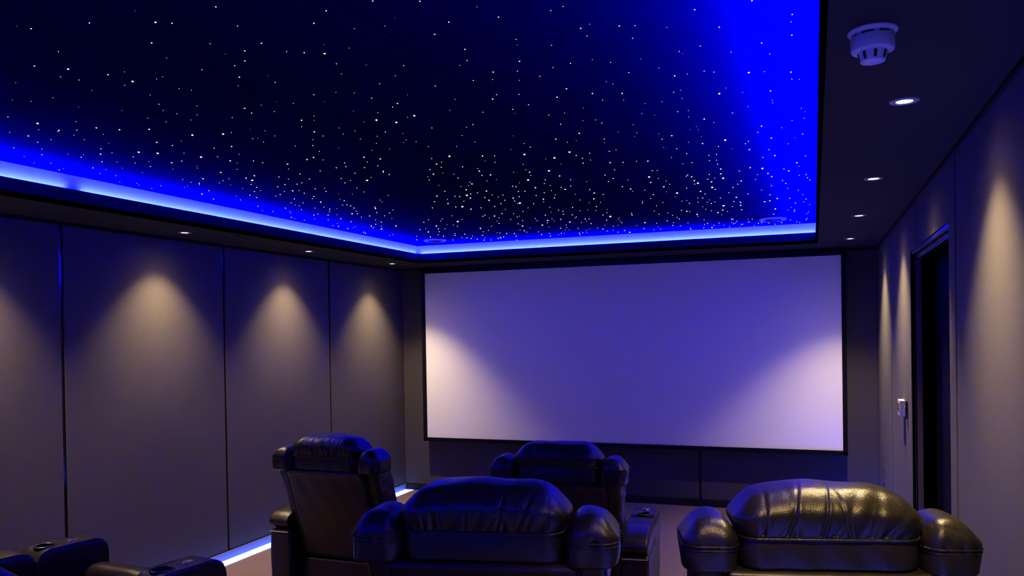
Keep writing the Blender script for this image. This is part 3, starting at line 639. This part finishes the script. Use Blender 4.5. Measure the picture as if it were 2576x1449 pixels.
b.bbox(XR + 0.006, XR + 0.022, DY0, DY1, DZ - 0.020, DZ, 0.003, 2)
b.bbox(XR + 0.030, XR + 0.060, DY0, DY1, DZ - 0.048, DZ, 0.003, 2)
b.build('header', M['black_gloss'], dr)
MB().bbox(XR + 0.062, XR + 0.085, DY0, DY1, DZ - 0.030, DZ, 0.002, 1).build('door_track', M['satin'], dr)

# ------------------------------------------------------------------ wall devices
wc = empty('wall_controller', (XR, 5.62, 1.18))
tag(wc, 'small white wall controller with display and keys, left of the doorway', 'wall controller')
MB().bbox(-0.006, 0, -0.075, 0.085, -0.050, 0.055, 0.002, 2).build('back_plate', M['satin'], wc)
MB().bbox(-0.034, -0.005, -0.058, 0.075, -0.046, 0.050, 0.003, 2).build('housing', M['white_plastic'], wc)
MB().box(-0.0355, -0.0335, 0.022, 0.066, -0.022, 0.030).build('display', M['dark_glass'], wc)
for k in range(5):
    MB().bbox(-0.038, -0.0335, -0.040, -0.012, -0.030 + k * 0.013, -0.022 + k * 0.013, 0.0012, 1).build('key', M['dark_glass'], wc)
ls = empty('light_switch', (XR, 5.455, 1.185))
tag(ls, 'dark edged switch plate between the white controller and the doorway', 'light switch')
MB().bbox(-0.014, 0, -0.022, 0.030, -0.055, 0.050, 0.002, 2).build('plate', M['dark_glass'], ls)
MB().bbox(-0.019, -0.013, -0.008, 0.014, -0.020, 0.020, 0.002, 1).build('rocker', M['satin'], ls)
so = empty('wall_socket', (XR, 7.36, 0.455))
tag(so, 'brushed metal wall socket low on the right wall near the corner', 'socket')
MB().bbox(-0.006, 0, -0.073, 0.073, -0.043, 0.060, 0.002, 2).build('plate', M['chrome'], so)
for yy in (-0.060, 0.060):
    MB().lathe([(0.0035, -0.0075), (0.0035, -0.005)], (0, yy, 0.008), n=14, axis='x').build('screw', M['chrome'], so, smooth=True)
for yy in (-0.036, 0.036):
    b = MB()
    for (dy, dz) in ((0, 0.020), (-0.011, -0.004), (0.011, -0.004)):
        b.box(-0.0066, -0.0055, yy + dy - 0.003, yy + dy + 0.003, 0.005 + dz - 0.004, 0.005 + dz + 0.004)
    b.build('pin_holes', M['black'], so)

# ------------------------------------------------------------------ recliners
def axis_samples(h, r, nc, nm):
    r = min(r, h * 0.999)
    a = [(-h + r) - r * math.tan(PI / 4 * (1 - i / nc)) for i in range(nc)]
    mid = [(-h + r) + (2 * (h - r)) * i / nm for i in range(nm + 1)]
    c = [(h - r) + r * math.tan(PI / 4 * ((i + 1) / nc)) for i in range(nc)]
    return a + mid + c

def rbox(c, h, r, nc=5, nm=(8, 8, 8), fn=None):
    """rounded box: centre c, half sizes h, corner radii r (per axis), fn(p, n) -> p deforms"""
    if not hasattr(r, '__len__'):
        r = (r, r, r)
    r = tuple(min(r[i], h[i] * 0.999) for i in range(3))
    S = [axis_samples(h[i], r[i], nc, nm[i]) for i in range(3)]
    idx = {}
    V, F = [], []
    def vert(i, j, k):
        key = (i, j, k)
        if key in idx:
            return idx[key]
        p = (S[0][i], S[1][j], S[2][k])
        inn = [max(-(h[t] - r[t]), min(h[t] - r[t], p[t])) for t in range(3)]
        d = [(p[t] - inn[t]) / r[t] for t in range(3)]
        L = math.sqrt(sum(x * x for x in d)) or 1
        q = Vector([inn[t] + r[t] * d[t] / L for t in range(3)])
        n = Vector([d[t] / L / r[t] for t in range(3)]).normalized()
        q += Vector(c)
        if fn:
            q = fn(q, n)
        idx[key] = len(V)
        V.append(tuple(q))
        return idx[key]
    n0, n1, n2 = len(S[0]) - 1, len(S[1]) - 1, len(S[2]) - 1
    for i in range(n0):
        for j in range(n1):
            F.append((vert(i, j, 0), vert(i, j + 1, 0), vert(i + 1, j + 1, 0), vert(i + 1, j, 0)))
            F.append((vert(i, j, n2), vert(i + 1, j, n2), vert(i + 1, j + 1, n2), vert(i, j + 1, n2)))
    for i in range(n0):
        for k in range(n2):
            F.append((vert(i, 0, k), vert(i + 1, 0, k), vert(i + 1, 0, k + 1), vert(i, 0, k + 1)))
            F.append((vert(i, n1, k), vert(i, n1, k + 1), vert(i + 1, n1, k + 1), vert(i + 1, n1, k)))
    for j in range(n1):
        for k in range(n2):
            F.append((vert(0, j, k), vert(0, j, k + 1), vert(0, j + 1, k + 1), vert(0, j + 1, k)))
            F.append((vert(n0, j, k), vert(n0, j + 1, k), vert(n0, j + 1, k + 1), vert(n0, j, k + 1)))
    return V, F

def soft(name, mat, parent, *a, **k):
    v, f = rbox(*a, **k)
    return mesh_obj(name, v, f, mat, parent, smooth=True)

def lean_y(z):
    """rear surface of the seatback: how far forward it lies at height z"""
    t = max(0.0, min(1.0, (0.92 - z) / 0.60))
    return 0.01 + 0.215 * t

def smooth01(t):
    t = max(0.0, min(1.0, t))
    return t * t * (3 - 2 * t)

def tight(z, zb, zs, r, k=0.38):
    """squares off the lower edge of a pad: squeezes the bottom rounding"""
    if z >= zs:
        return z
    if z < zb + r:
        return zb + (z - zb) * k
    return zs - (zs - z) * (zs - zb - r * k) / (zs - zb - r)

def plan_path(hx, y0, y1, r, zf, n=14, sag=0.0):
    """U-shaped line round the back of a pad: from front left, round the rear, to front right"""
    pts = []
    for i in range(9):
        pts.append((-hx, y1 + (y0 + r - y1) * i / 9))
    for i in range(n + 1):
        a = PI + (PI / 2) * i / n
        pts.append((-hx + r + r * math.cos(a), y0 + r + r * math.sin(a)))
    for i in range(1, 30):
        pts.append((-hx + r + (2 * hx - 2 * r) * i / 30, y0))
    for i in range(n + 1):
        a = 1.5 * PI + (PI / 2) * i / n
        pts.append((hx - r + r * math.cos(a), y0 + r + r * math.sin(a)))
    for i in range(1, 10):
        pts.append((hx, y0 + r + (y1 - y0 - r) * i / 9))
    return [(x, y, zf(x, y)) for x, y in pts]

def headrest_pad(parent, seed, tilt=0.0):
    rs = random.Random(seed)
    hx, y0, y1 = 0.222, 0.0, 0.205
    zb, zs, zt = 0.890, 0.982, 1.076
    pleats = []
    x = -0.17
    while x < 0.19:
        pleats.append((x, rs.uniform(0.003, 0.012), rs.uniform(0.25, 1.0), rs.uniform(-0.35, 0.95), rs.choice([0.25, 0.45, 0.6, 0.8])))
        x += rs.uniform(0.014, 0.042)
    ph = [rs.uniform(0, 6.28) for _ in range(6)]
    def fn(p, n):
        x, y, z = p
        z = tight(z, zb, zs, 0.045)
        u = x / hx
        w = (y - (y0 + y1) / 2) / ((y1 - y0) / 2)
        up = smooth01((z - zs) / (zt - zs))
        # crown of the pillow
        z2 = z + 0.030 * up * (1 - abs(u) ** 5) * (1 - 0.55 * w * w)
        z2 -= 0.022 * up * abs(u) ** 4
        # pillow overhangs the seam a little and swells sideways at mid height
        if z > zs - 0.004:
            t = (z - zs) / (zt - zs)
            sw = math.sin(PI * max(0, min(1, t * 0.9 + 0.05)))
            y2 = y + n.y * 0.014 * sw
            x2 = x + n.x * 0.016 * sw
        else:
            t = (zs - z) / (zs - zb)
            y2 = y + n.y * (0.004 * math.sin(PI * t) - 0.002)
            x2 = x + n.x * 0.004 * math.sin(PI * t)
        # gathered folds running up from the rear seam
        if n.y < 0.75 and z > zs:
            s_ = (z - zs) + 0.55 * max(0, y - 0.02)
            d = 0
            for (px_, wd, am, sl, ln) in pleats:
                xc = px_ + sl * s_
                g_ = math.exp(-((x - xc) / wd) ** 2)
                d -= 0.0105 * am * g_ * math.exp(-s_ / (0.060 * ln + 0.008)) * smooth01(s_ / 0.006)
                d += 0.0055 * am * math.exp(-((x - xc - 1.9 * wd) / (wd * 1.5)) ** 2) * math.exp(-s_ / (0.055 * ln + 0.008))
            edge = smooth01((hx - abs(x)) / 0.05)
            y2 += n.y * d * edge
            z2 += max(0.35, n.z) * d * edge
        z2 += 0.0022 * up * (math.sin(23 * x + ph[0] + 9 * y) + 0.7 * math.sin(41 * x - 17 * y + ph[1]) + 0.6 * math.sin(33 * y + 11 * x + ph[2]))
        # lower wall: a few soft creases
        if z < zs and n.y < -0.3:
            y2 += 0.0016 * math.sin(17 * x + ph[3]) * math.sin(PI * (zs - z) / (zs - zb)) + 0.001 * math.sin(60 * x + 30 * z + ph[4])
        return Vector((x2, y2, z2))
    hd = soft('headrest', M['leather'], parent, (0, (y0 + y1) / 2, (zb + zt) / 2), (hx, (y1 - y0) / 2, (zt - zb) / 2), (0.052, 0.055, 0.045), nc=9, nm=(110, 12, 26), fn=fn)
    zf = lambda x, y: zs + 0.040 * smooth01((y - 0.01) / 0.20) - 0.003
    pts = plan_path(hx + 0.0035, y0 - 0.0035, y1 - 0.05, 0.05, zf)
    b = MB()
    b.tube(pts, 0.0040, 8, rfn=lambda i: 1 + 0.10 * math.sin(i * 2.1))
    b.build('piping', M['piping'], hd, smooth=True)
    pts = plan_path(hx + 0.0012, y0 - 0.0012, y1 - 0.06, 0.05, lambda x, y: zf(x, y) + 0.0085, n=26)
    b = MB()
    P = [Vector(p) for p in pts]
    acc = 0.0
    for a, c in zip(P[:-1], P[1:]):          # row of stitches
        L = (c - a).length
        k = max(1, int(L / 0.0075))
        for i in range(k):
            q0 = a.lerp(c, (i + 0.15) / k); q1 = a.lerp(c, (i + 0.75) / k)
            b.tube([q0, q1], 0.0009, 5)
    b.build('stitching', M['piping'], hd)
    return hd

def wing(parent, s, seed):
    rs = random.Random(seed)
    cx, hx = s * 0.2975, 0.067
    y0, y1 = -0.010, 0.19
    zb, zs, zt = 0.884, 0.960, 1.012
    ph = [rs.uniform(0, 6.28) for _ in range(6)]
    pl = [(rs.uniform(-0.05, 0.05), rs.uniform(0.003, 0.006), rs.uniform(0.4, 1)) for _ in range(6)]
    def fn(p, n):
        x, y, z = p
        z = tight(z, zb, zs, 0.040)
        u = (x - cx) / hx
        w = (y - (y0 + y1) / 2) / ((y1 - y0) / 2)
        up = smooth01((z - zs) / (zt - zs))
        z2 = z + up * (0.020 * (1 - u * u) - 0.012 * abs(u) ** 3) * (1 - 0.35 * w * w)
        # outer side slopes down
        z2 -= 0.010 * up * max(0, s * u)
        t = (z - zb) / (zt - zb)
        sw = math.sin(PI * max(0, min(1, t)))
        x2 = x + n.x * 0.007 * sw
        y2 = y + n.y * 0.008 * sw
        if abs(z - zs) < 0.02:          # gathers beside the seam
            g_ = math.exp(-((z - zs) / 0.010) ** 2)
            for (px_, wd, am) in pl:
                a = math.exp(-((x - cx - px_) / wd) ** 2)
                y2 -= n.y * 0.004 * am * a * g_
                z2 -= 0.002 * am * a * g_
        y2 += 0.0022 * math.sin(35 * z + 20 * x + ph[0]) * (1 - up) + 0.0012 * math.sin(70 * x - 45 * z + ph[1])
        x2 += 0.0022 * math.sin(40 * z + 30 * y + ph[2]) * abs(n.x)
        z2 += 0.0016 * up * math.sin(50 * x + 30 * y + ph[3])
        return Vector((x2, y2, z2))
    wg = soft('wing_cushion', M['leather'], parent, (cx, (y0 + y1) / 2, (zb + zt) / 2), (hx, (y1 - y0) / 2, (zt - zb) / 2), (0.040, 0.050, 0.040), nc=8, nm=(26, 14, 22), fn=fn)
    zf = lambda x, y: zs + 0.003 * smooth01((y - 0.01) / 0.18)
    P = plan_path(hx + 0.0055, y0 - 0.0065, y1 - 0.055, 0.045, zf)
    pts = [(x + cx, y, z) for x, y, z in P]
    MB().tube(pts, 0.0028, 7, rfn=lambda i: 1 + 0.25 * math.sin(i * 2.6)).build('piping', M['piping'], wg, smooth=True)
    pts2 = [(x * 1.0 + cx, y, z - 0.010) for x, y, z in P]
    MB().tube(pts2, 0.0013, 6, rfn=lambda i: 1 + 0.5 * math.sin(i * 2.9)).build('stitching', M['piping'], wg, smooth=True)
    return wg

def side_bolster(parent, s, seed):
    rs = random.Random(seed)
    ph = [rs.uniform(0, 6.28) for _ in range(5)]
    cx, hx = s * 0.295, 0.045
    zb, zt = 0.34, 0.905
    def fn(p, n):
        x, y, z = p
        ly = lean_y(z) - 0.01
        y2 = y + ly
        k = smooth01((0.9 - z) / 0.5)
        x2 = x - s * 0.010 * k
        x2 += n.x * (0.0022 * math.sin(55 * z + 24 * y + ph[0]) + 0.0014 * math.sin(110 * z - 40 * y + ph[1]))
        y2 += n.y * (0.003 * math.sin(33 * z + ph[2]))
        return Vector((x2, y2, z))
    return soft('side_bolster', M['leather'], parent, (cx, 0.115, (zb + zt) / 2), (hx, 0.095, (zt - zb) / 2), (0.022, 0.028, 0.03), nc=5, nm=(6, 12, 50), fn=fn)

def back_panel(parent, seed):
    rs = random.Random(seed)
    ph = [rs.uniform(0, 6.28) for _ in range(5)]
    hx = 0.262
    zb, zt = 0.335, 0.898
    def fn(p, n):
        x, y, z = p
        u = x / hx
        t = (z - zb) / (zt - zb)
        bul = 0.012 * (1 - u * u) * math.sin(PI * min(1, max(0, t)) * 0.9 + 0.15)
        # padded roll at the upper edge
        roll = 0.010 * math.exp(-((z - zt + 0.016) / 0.016) ** 2)
        y2 = y + lean_y(z) - 0.01 + (n.y * (bul + roll) if n.y < 0 else 0)
        y2 += 0.0015 * math.sin(14 * x + 8 * z + ph[0]) + 0.0008 * math.sin(50 * x + 20 * z + ph[1])
        return Vector((x, y2, z))
    bp_ = soft('back_panel', M['leather_flat'], parent, (0, 0.035, (zb + zt) / 2), (hx, 0.045, (zt - zb) / 2), (0.012, 0.018, 0.018), nc=4, nm=(40, 4, 44), fn=fn)
    for s in (-1, 1):
        pts = [(s * (hx + 0.001), lean_y(z) - 0.016, z) for z in [zb + 0.01 + (zt - zb - 0.02) * i / 24 for i in range(25)]]
        MB().tube(pts, 0.0035, 7).build('piping', M['piping'], bp_, smooth=True)
    pts = [(x, lean_y(zb) - 0.016, zb + 0.004) for x in [-hx + 2 * hx * i / 16 for i in range(17)]]
    MB().tube(pts, 0.003, 7).build('hem', M['piping'], bp_, smooth=True)
    return bp_

def arm(parent, s, seed):
    rs = random.Random(seed)
    cx, hw = s * 0.395, 0.080
    ph = [rs.uniform(0, 6.28) for _ in range(5)]
    e = bpy.data.objects.new('armrest', None)
    # body: outer leather side with soft vertical creases
    def fnb(p, n):
        x, y, z = p
        dx = 0.0032 * math.sin(34 * y + 13 * z + ph[0]) + 0.0018 * math.sin(75 * y - 26 * z + ph[1])
        k = 1.0 if n.x * s > 0.3 else 0.2
        return Vector((x + n.x * dx * k, y, z))
    body = soft('armrest', M['leather_flat'], parent, (cx, 0.49, 0.258), (hw - 0.006, 0.385, 0.243), (0.016, 0.020, 0.02), nc=4, nm=(6, 60, 30), fn=fnb)
    # rear arm pad
    def fnp(p, n):
        x, y, z = p
        z2 = z + 0.006 * smooth01((z - 0.55) / 0.06) * (1 - ((x - cx) / hw) ** 2) + 0.0012 * math.sin(40 * y + ph[2])
        # droop at the rear end
        k = smooth01((0.26 - y) / 0.20)
        z2 -= 0.020 * k * smooth01((z - 0.5) / 0.1)
        return Vector((x, y, z2))
    pad = soft('arm_pad', M['leather'], body, (cx, 0.325, 0.560), (hw, 0.235, 0.060), (0.018, 0.095, 0.058), nc=7, nm=(8, 16, 4), fn=fnp)
    for sx in (-1, 1):
        pts = []
        for i in range(30):
            y = 0.125 + (0.535 - 0.125) * i / 29
            dz = 0.0
            if y > 0.465:
                tt = (y - 0.465) / 0.095
                dz = -0.058 * (1 - math.sqrt(max(0, 1 - tt * tt)))
            if y < 0.19:
                tt = (0.19 - y) / 0.095
                dz = -0.058 * (1 - math.sqrt(max(0, 1 - tt * tt)))
            pts.append((cx + sx * (hw - 0.010), y, 0.6200 + dz - 0.020 * smooth01((0.26 - y) / 0.20)))
        MB().tube(pts, 0.0016, 6).build('seam', M['piping'], pad, smooth=True)
    # console with a real cup hole
    def fnc(p, n):
        x, y, z = p
        z2 = z + 0.002 * math.sin(30 * y + ph[3])
        return Vector((x, y, z2))
    con = soft('console', M['leather'], body, (cx, 0.725, 0.515), (hw + 0.001, 0.170, 0.097), (0.014, 0.075, 0.075), nc=8, nm=(12, 16, 10), fn=fnc)
    con_top = 0.612
    cy_, cr = 0.640, 0.040
    cutter = MB().lathe([(cr, -0.10), (cr, 0.10)], (cx, cy_, con_top), n=36).build('tmp', M['black'])
    md = con.modifiers.new('hole', 'BOOLEAN')
    md.operation = 'DIFFERENCE'; md.object = cutter; md.solver = 'EXACT'
    bpy.context.view_layer.update()
    dg = bpy.context.evaluated_depsgraph_get()
    me = bpy.data.meshes.new_from_object(con.evaluated_get(dg))
    con.modifiers.clear(); con.data = me
    bpy.data.objects.remove(cutter)
    for mi in range(len(me.materials)):
        me.materials[mi] = M['leather']
    smooth_by_angle(con, 35)
    b = MB()
    b.lathe([(cr - 0.003, 0.0015), (cr - 0.001, 0.0045), (cr + 0.005, 0.005), (cr + 0.008, 0.0025), (cr + 0.008, -0.001)], (cx, cy_, con_top), n=44, cap=False)
    b.lathe([(cr - 0.002, 0.002), (cr - 0.0035, -0.075), (0.001, -0.076)], (cx, cy_, con_top), n=44, cap=False)
    b.build('cup_holder', M['black_gloss'], con, smooth=True)
    bt = MB().lathe([(0.023, -0.002), (0.023, 0.003), (0.020, 0.0052), (0.0165, 0.0045), (0.001, 0.0045)], (cx + 0.004, 0.757, con_top), n=32, cap=False).build('control_button', M['chrome'], con, smooth=True)
    for sx in (-1, 1):
        pts = []
        for i in range(30):
            y = 0.572 + (0.88 - 0.572) * i / 29
            dz = 0.0
            if y < 0.63:
                tt = (0.63 - y) / 0.075
                dz = -0.075 * (1 - math.sqrt(max(0, 1 - tt * tt)))
            if y > 0.82:
                tt = min(1, (y - 0.82) / 0.075)
                dz = -0.075 * (1 - math.sqrt(max(0, 1 - tt * tt)))
            pts.append((cx + sx * (hw - 0.011), y, con_top - 0.0005 + dz))
        MB().tube(pts, 0.0014, 6).build('seam', M['piping'], con, smooth=True)
    MB().bbox(cx - 0.068, cx + 0.068, 0.096, 0.106, 0.487, 0.497, 0.003, 2).build('trim_strip', M['chrome'], body)
    bpy.data.objects.remove(e)
    return body

def recliner(loc, rz, label, seed, recline=0.0, arms=(-1, 1)):
    r_ = empty('recliner', (0, 0, 0))
    tag(r_, label, 'recliner', 'black leather cinema recliners')
    headrest_pad(r_, seed)
    for s in (-1, 1):
        wing(r_, s, seed * 7 + s)
        side_bolster(r_, s, seed * 11 + s)
        if s in arms:
            arm(r_, s, seed * 13 + s)
    back_panel(r_, seed + 3)
    ph = seed * 1.7
    # cushion on the sitting side of the back
    soft('backrest_cushion', M['leather'], r_, (0, 0.0, 0.68), (0.245, 0.085, 0.25), 0.05, nc=5, nm=(16, 4, 16),
         fn=lambda p, n: Vector((p.x, p.y + lean_y(p.z) + 0.16, p.z)))
    if recline:
        hinge = Vector((0, 0.22, 0.40))
        mt = Matrix.Translation(hinge) @ Matrix.Rotation(recline, 4, 'X') @ Matrix.Translation(-hinge)
        for ch in list(r_.children):
            if ch.name.split('.')[0] in ('headrest', 'wing_cushion', 'side_bolster', 'back_panel', 'backrest_cushion'):
                ch.matrix_basis = mt
    soft('seat_cushion', M['leather'], r_, (0, 0.53, 0.39), (0.308, 0.215, 0.085), (0.04, 0.05, 0.05), nc=5, nm=(16, 12, 4),
         fn=lambda p, n: Vector((p.x, p.y, p.z + 0.015 * smooth01((p.z - 0.38) / 0.08) * (1 - (p.x / 0.308) ** 2) + 0.002 * math.sin(30 * p.x + ph))))
    fr = soft('footrest', M['leather'], r_, (0, 0.800, 0.300), (0.308, 0.070, 0.205), (0.03, 0.062, 0.062), nc=7, nm=(30, 6, 12),
         fn=lambda p, n: Vector((p.x, p.y, p.z + 0.022 * smooth01((p.z - 0.4) / 0.1) * (1 - abs(p.x / 0.308) ** 3) + 0.002 * math.sin(26 * p.x + ph) * smooth01((p.z - 0.4) / 0.1))))
    MB().tube([(-0.295 + 0.59 * i / 20, 0.748 + 0.0, 0.482 + 0.020 * (1 - abs(-1 + i / 10) ** 3)) for i in range(21)], 0.0025, 6).build('piping', M['piping'], fr, smooth=True)
    soft('base', M['leather_flat'], r_, (0, 0.47, 0.165), (0.312, 0.265, 0.150), 0.012, nc=3, nm=(10, 10, 6),
         fn=lambda p, n: Vector((p.x, p.y + 0.0012 * math.sin(24 * p.x + ph), p.z)))
    r_.location = loc
    r_.rotation_euler = (0, 0, rz)
    return r_

R = math.radians
recliner((0.035, 2.20, RISER_Z), R(14), 'black leather recliner with warm golden sheen, rightmost of the rear row beside the right wall', 3, arms=(1,))
recliner((-0.850, 2.01, RISER_Z), R(11), 'black leather recliner seen from behind, middle of the rear row in the foreground', 8)
recliner((-2.900, 1.92, RISER_Z), R(-9.7), 'black leather recliner cut by the left edge, only its two cup holder arms showing', 12, recline=R(32))
recliner((-2.710, 4.06, 0), R(-1), 'black leather recliner of the front row standing near the left wall', 21)
recliner((-1.280, 4.06, 0), R(6), 'black leather recliner of the front row standing in front of the screen', 34)
